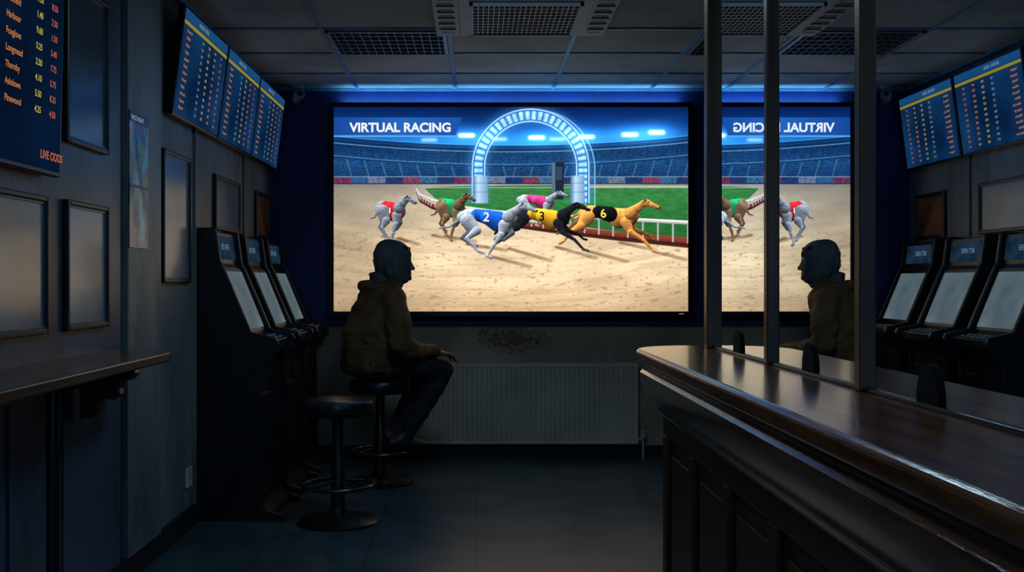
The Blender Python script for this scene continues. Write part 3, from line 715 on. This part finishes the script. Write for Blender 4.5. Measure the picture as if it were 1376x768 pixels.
F=[[(q(.02,0,1.12),(.052,.05,.04)),(q(.035,0,1.19),(.05,.05,.04))],
   [(q(.055,0,1.275),(.09,.074,.098))],[(q(.085,0,1.225),(.062,.06,.06)),(q(.095,0,1.185),(.05,.048,.035)),(q(.125,0,1.168),(.022,.024,.018))],
   [(q(.132,-.032,1.283),(.014,.02,.010)),(q(.140,0,1.286),(.014,.02,.012)),(q(.132,.032,1.283),(.014,.02,.010))],
   [(q(.146,0,1.272),.009),(q(.158,0,1.250),.0105),(q(.166,0,1.237),.0125)],[(q(.154,-.012,1.234),.009),(q(.154,.012,1.234),.009)],
   [(q(.146,-.014,1.209),(.009,.012,.006)),(q(.151,0,1.210),(.010,.014,.006)),(q(.146,.014,1.209),(.009,.012,.006))],
   [(q(.145,-.012,1.198),(.009,.012,.006)),(q(.149,0,1.197),(.010,.014,.007)),(q(.145,.012,1.198),(.009,.012,.006))],
   [(q(.115,-.038,1.235),(.03,.026,.028))],[(q(.115,.038,1.235),(.03,.026,.028))]]
for s in (-1,1): F.append([(q(.045,.077*s,1.265),(.016,.008,.026)),(q(.05,.076*s,1.24),(.012,.007,.014))])
blob('face',F,M_sk,hd,.0045,4)
for s in (-1,1):
    blob('eye_%s'%('l' if s>0 else 'r'),[[(q(.131,.030*s,1.262),.0115)]],M_eye,hd,.003,1)
    blob('iris_%s'%('l' if s>0 else 'r'),[[(q(.1395,.030*s,1.262),.0048)]],M_iris,hd,.0015,1)
blob('hair',[[(q(.10,-.04,1.345),(.03,.03,.02)),(q(.125,0,1.345),(.02,.04,.016)),(q(.10,.04,1.345),(.03,.03,.02))],[(q(.05,0,1.29),(.080,.078,.082))]],M_hair,hd,.006,4)
n1,n2=30,56; v=[];f=[]
th0=math.radians(40)
for i in range(n1+1):
    th=th0+(math.pi-th0)*i/n1
    for j in range(n2):
        ph=2*math.pi*j/n2
        fx_=math.cos(th); sy=math.sin(th)*math.cos(ph); sz=math.sin(th)*math.sin(ph)
        x=.112*fx_; y=.104*sy; z=.137*sz
        back=max(0,-fx_)
        if sz>0: x-=.016*sz*(1-fx_); z*=1.0+.05*back          # slack peak at the crown
        if sz<-.1: y*=1-.10*min(1,-sz); x+=.026*(-sz-.1)         # drawn in under the chin / at the nape
        # fabric folds radiating from the nape and wrapping the back of the head
        wr=.0045*math.sin(th*13+ph*2.0)*min(1,i/6)*max(0,.9-sz)+.003*math.sin(ph*7+th*4)
        L=math.sqrt(x*x+y*y+z*z)+1e-6
        v.append((x+wr*x/L+.050-.03,y+wr*y/L,z+wr*z/L+1.260-1.15))
for i in range(n1):
    for j in range(n2):
        k_=(j+1)%n2; f.append((i*n2+j,i*n2+k_,(i+1)*n2+k_,(i+1)*n2+j))
o=mesh('hood',v,f,M_hd2,hd,smooth=True)
bm=bmesh.new(); bm.from_mesh(o.data); bmesh.ops.remove_doubles(bm,verts=bm.verts,dist=.0008); bm.to_mesh(o.data); bm.free()
so=o.modifiers.new('thick','SOLIDIFY'); so.thickness=.009; so.offset=-1; o.modifiers.new('sub','SUBSURF').levels=1
rim=[v[j] for j in range(n2)]
tube('hood_hem',rim,.008,M_hd2,hd,True)
blob('hoodie_neck',[[(q(-.02,-.05,1.15),(.05,.04,.04)),(q(-.035,0,1.16),(.05,.05,.05)),(q(-.02,.05,1.15),(.05,.04,.04))],[(q(.06,-.045,1.145),(.04,.03,.03)),(q(.085,0,1.138),(.035,.04,.028)),(q(.06,.045,1.145),(.04,.03,.03))],
   [(q(-.045,-.045,1.185),(.03,.045,.014)),(q(-.062,0,1.185),(.03,.045,.014)),(q(-.045,.045,1.185),(.03,.045,.014))]],M_hd2,hd,.008,4,(.04,.010))

# ------------------------------------------------------------------ added light: glowing window behind the viewpoint, unseen lamps overhead
g=grp('added_glow_window',(-.2,YF+.001,1.35))  # added window; its glowing pane throws blue light into the room
mesh('pane',[(-.9,.004,-.5),(.9,.004,-.5),(.9,.004,.6),(-.9,.004,.6)],[(0,1,2,3)],emis('added_pane_glow',(115,165,220),1.3,(95,145,200),1),g)
boxes('frame',[((-.95,0,-.55),(-.9,.05,.65)),((.9,0,-.55),(.95,.05,.65)),((-.9,0,-.55),(.9,.05,-.5)),((-.9,0,.6),(.9,.05,.65)),((-.02,0,-.5),(.02,.04,.6))],M_frame,g,.004)
def area(name,loc,size,power,color,rot=(0,0,0)):
    l=D.lights.new(name,'AREA'); l.shape='RECTANGLE'; l.size,l.size_y=size; l.energy=power; l.color=color
    o=D.objects.new(name,l); o.location=loc; o.rotation_euler=rot; return put(o)
area('added_overhead_fill',(-.45,1.5,ZC-.03),(.55,.55),5.0,(.46,.77,1.0))  # added overhead lamp without a fixture, brightens the near left wall
area('added_overhead_fill',(.20,4.05,ZC-.03),(.55,.5),9.0,(.56,.82,1.0))  # second added lamp, above the view, brightens the far half of the room
# added blue area lamp without a fixture, on top of the big screen's housing, washing the ceiling and the top of the feature wall
area('added_blue_uplight',((SX0+SX1)/2,SY+.025,SZ1+.036),(2.2,.03),3.4,(.18,.56,1.0),(math.radians(180-34),0,0))

w=D.worlds.new('world'); scene.world=w; w.use_nodes=True
w.node_tree.nodes['Background'].inputs[0].default_value=(.02,.035,.06,1); w.node_tree.nodes['Background'].inputs[1].default_value=.5

# ------------------------------------------------------------------ camera
cam=D.cameras.new('camera'); cam.sensor_width=36; cam.lens=36*1450/1376
cam.shift_x=48/1376; cam.shift_y=-6/1376; cam.clip_start=.05
co_=put(D.objects.new('camera',cam)); co_.location=(0,0,1.15); co_.rotation_euler=(math.radians(90),0,0)
scene.camera=co_
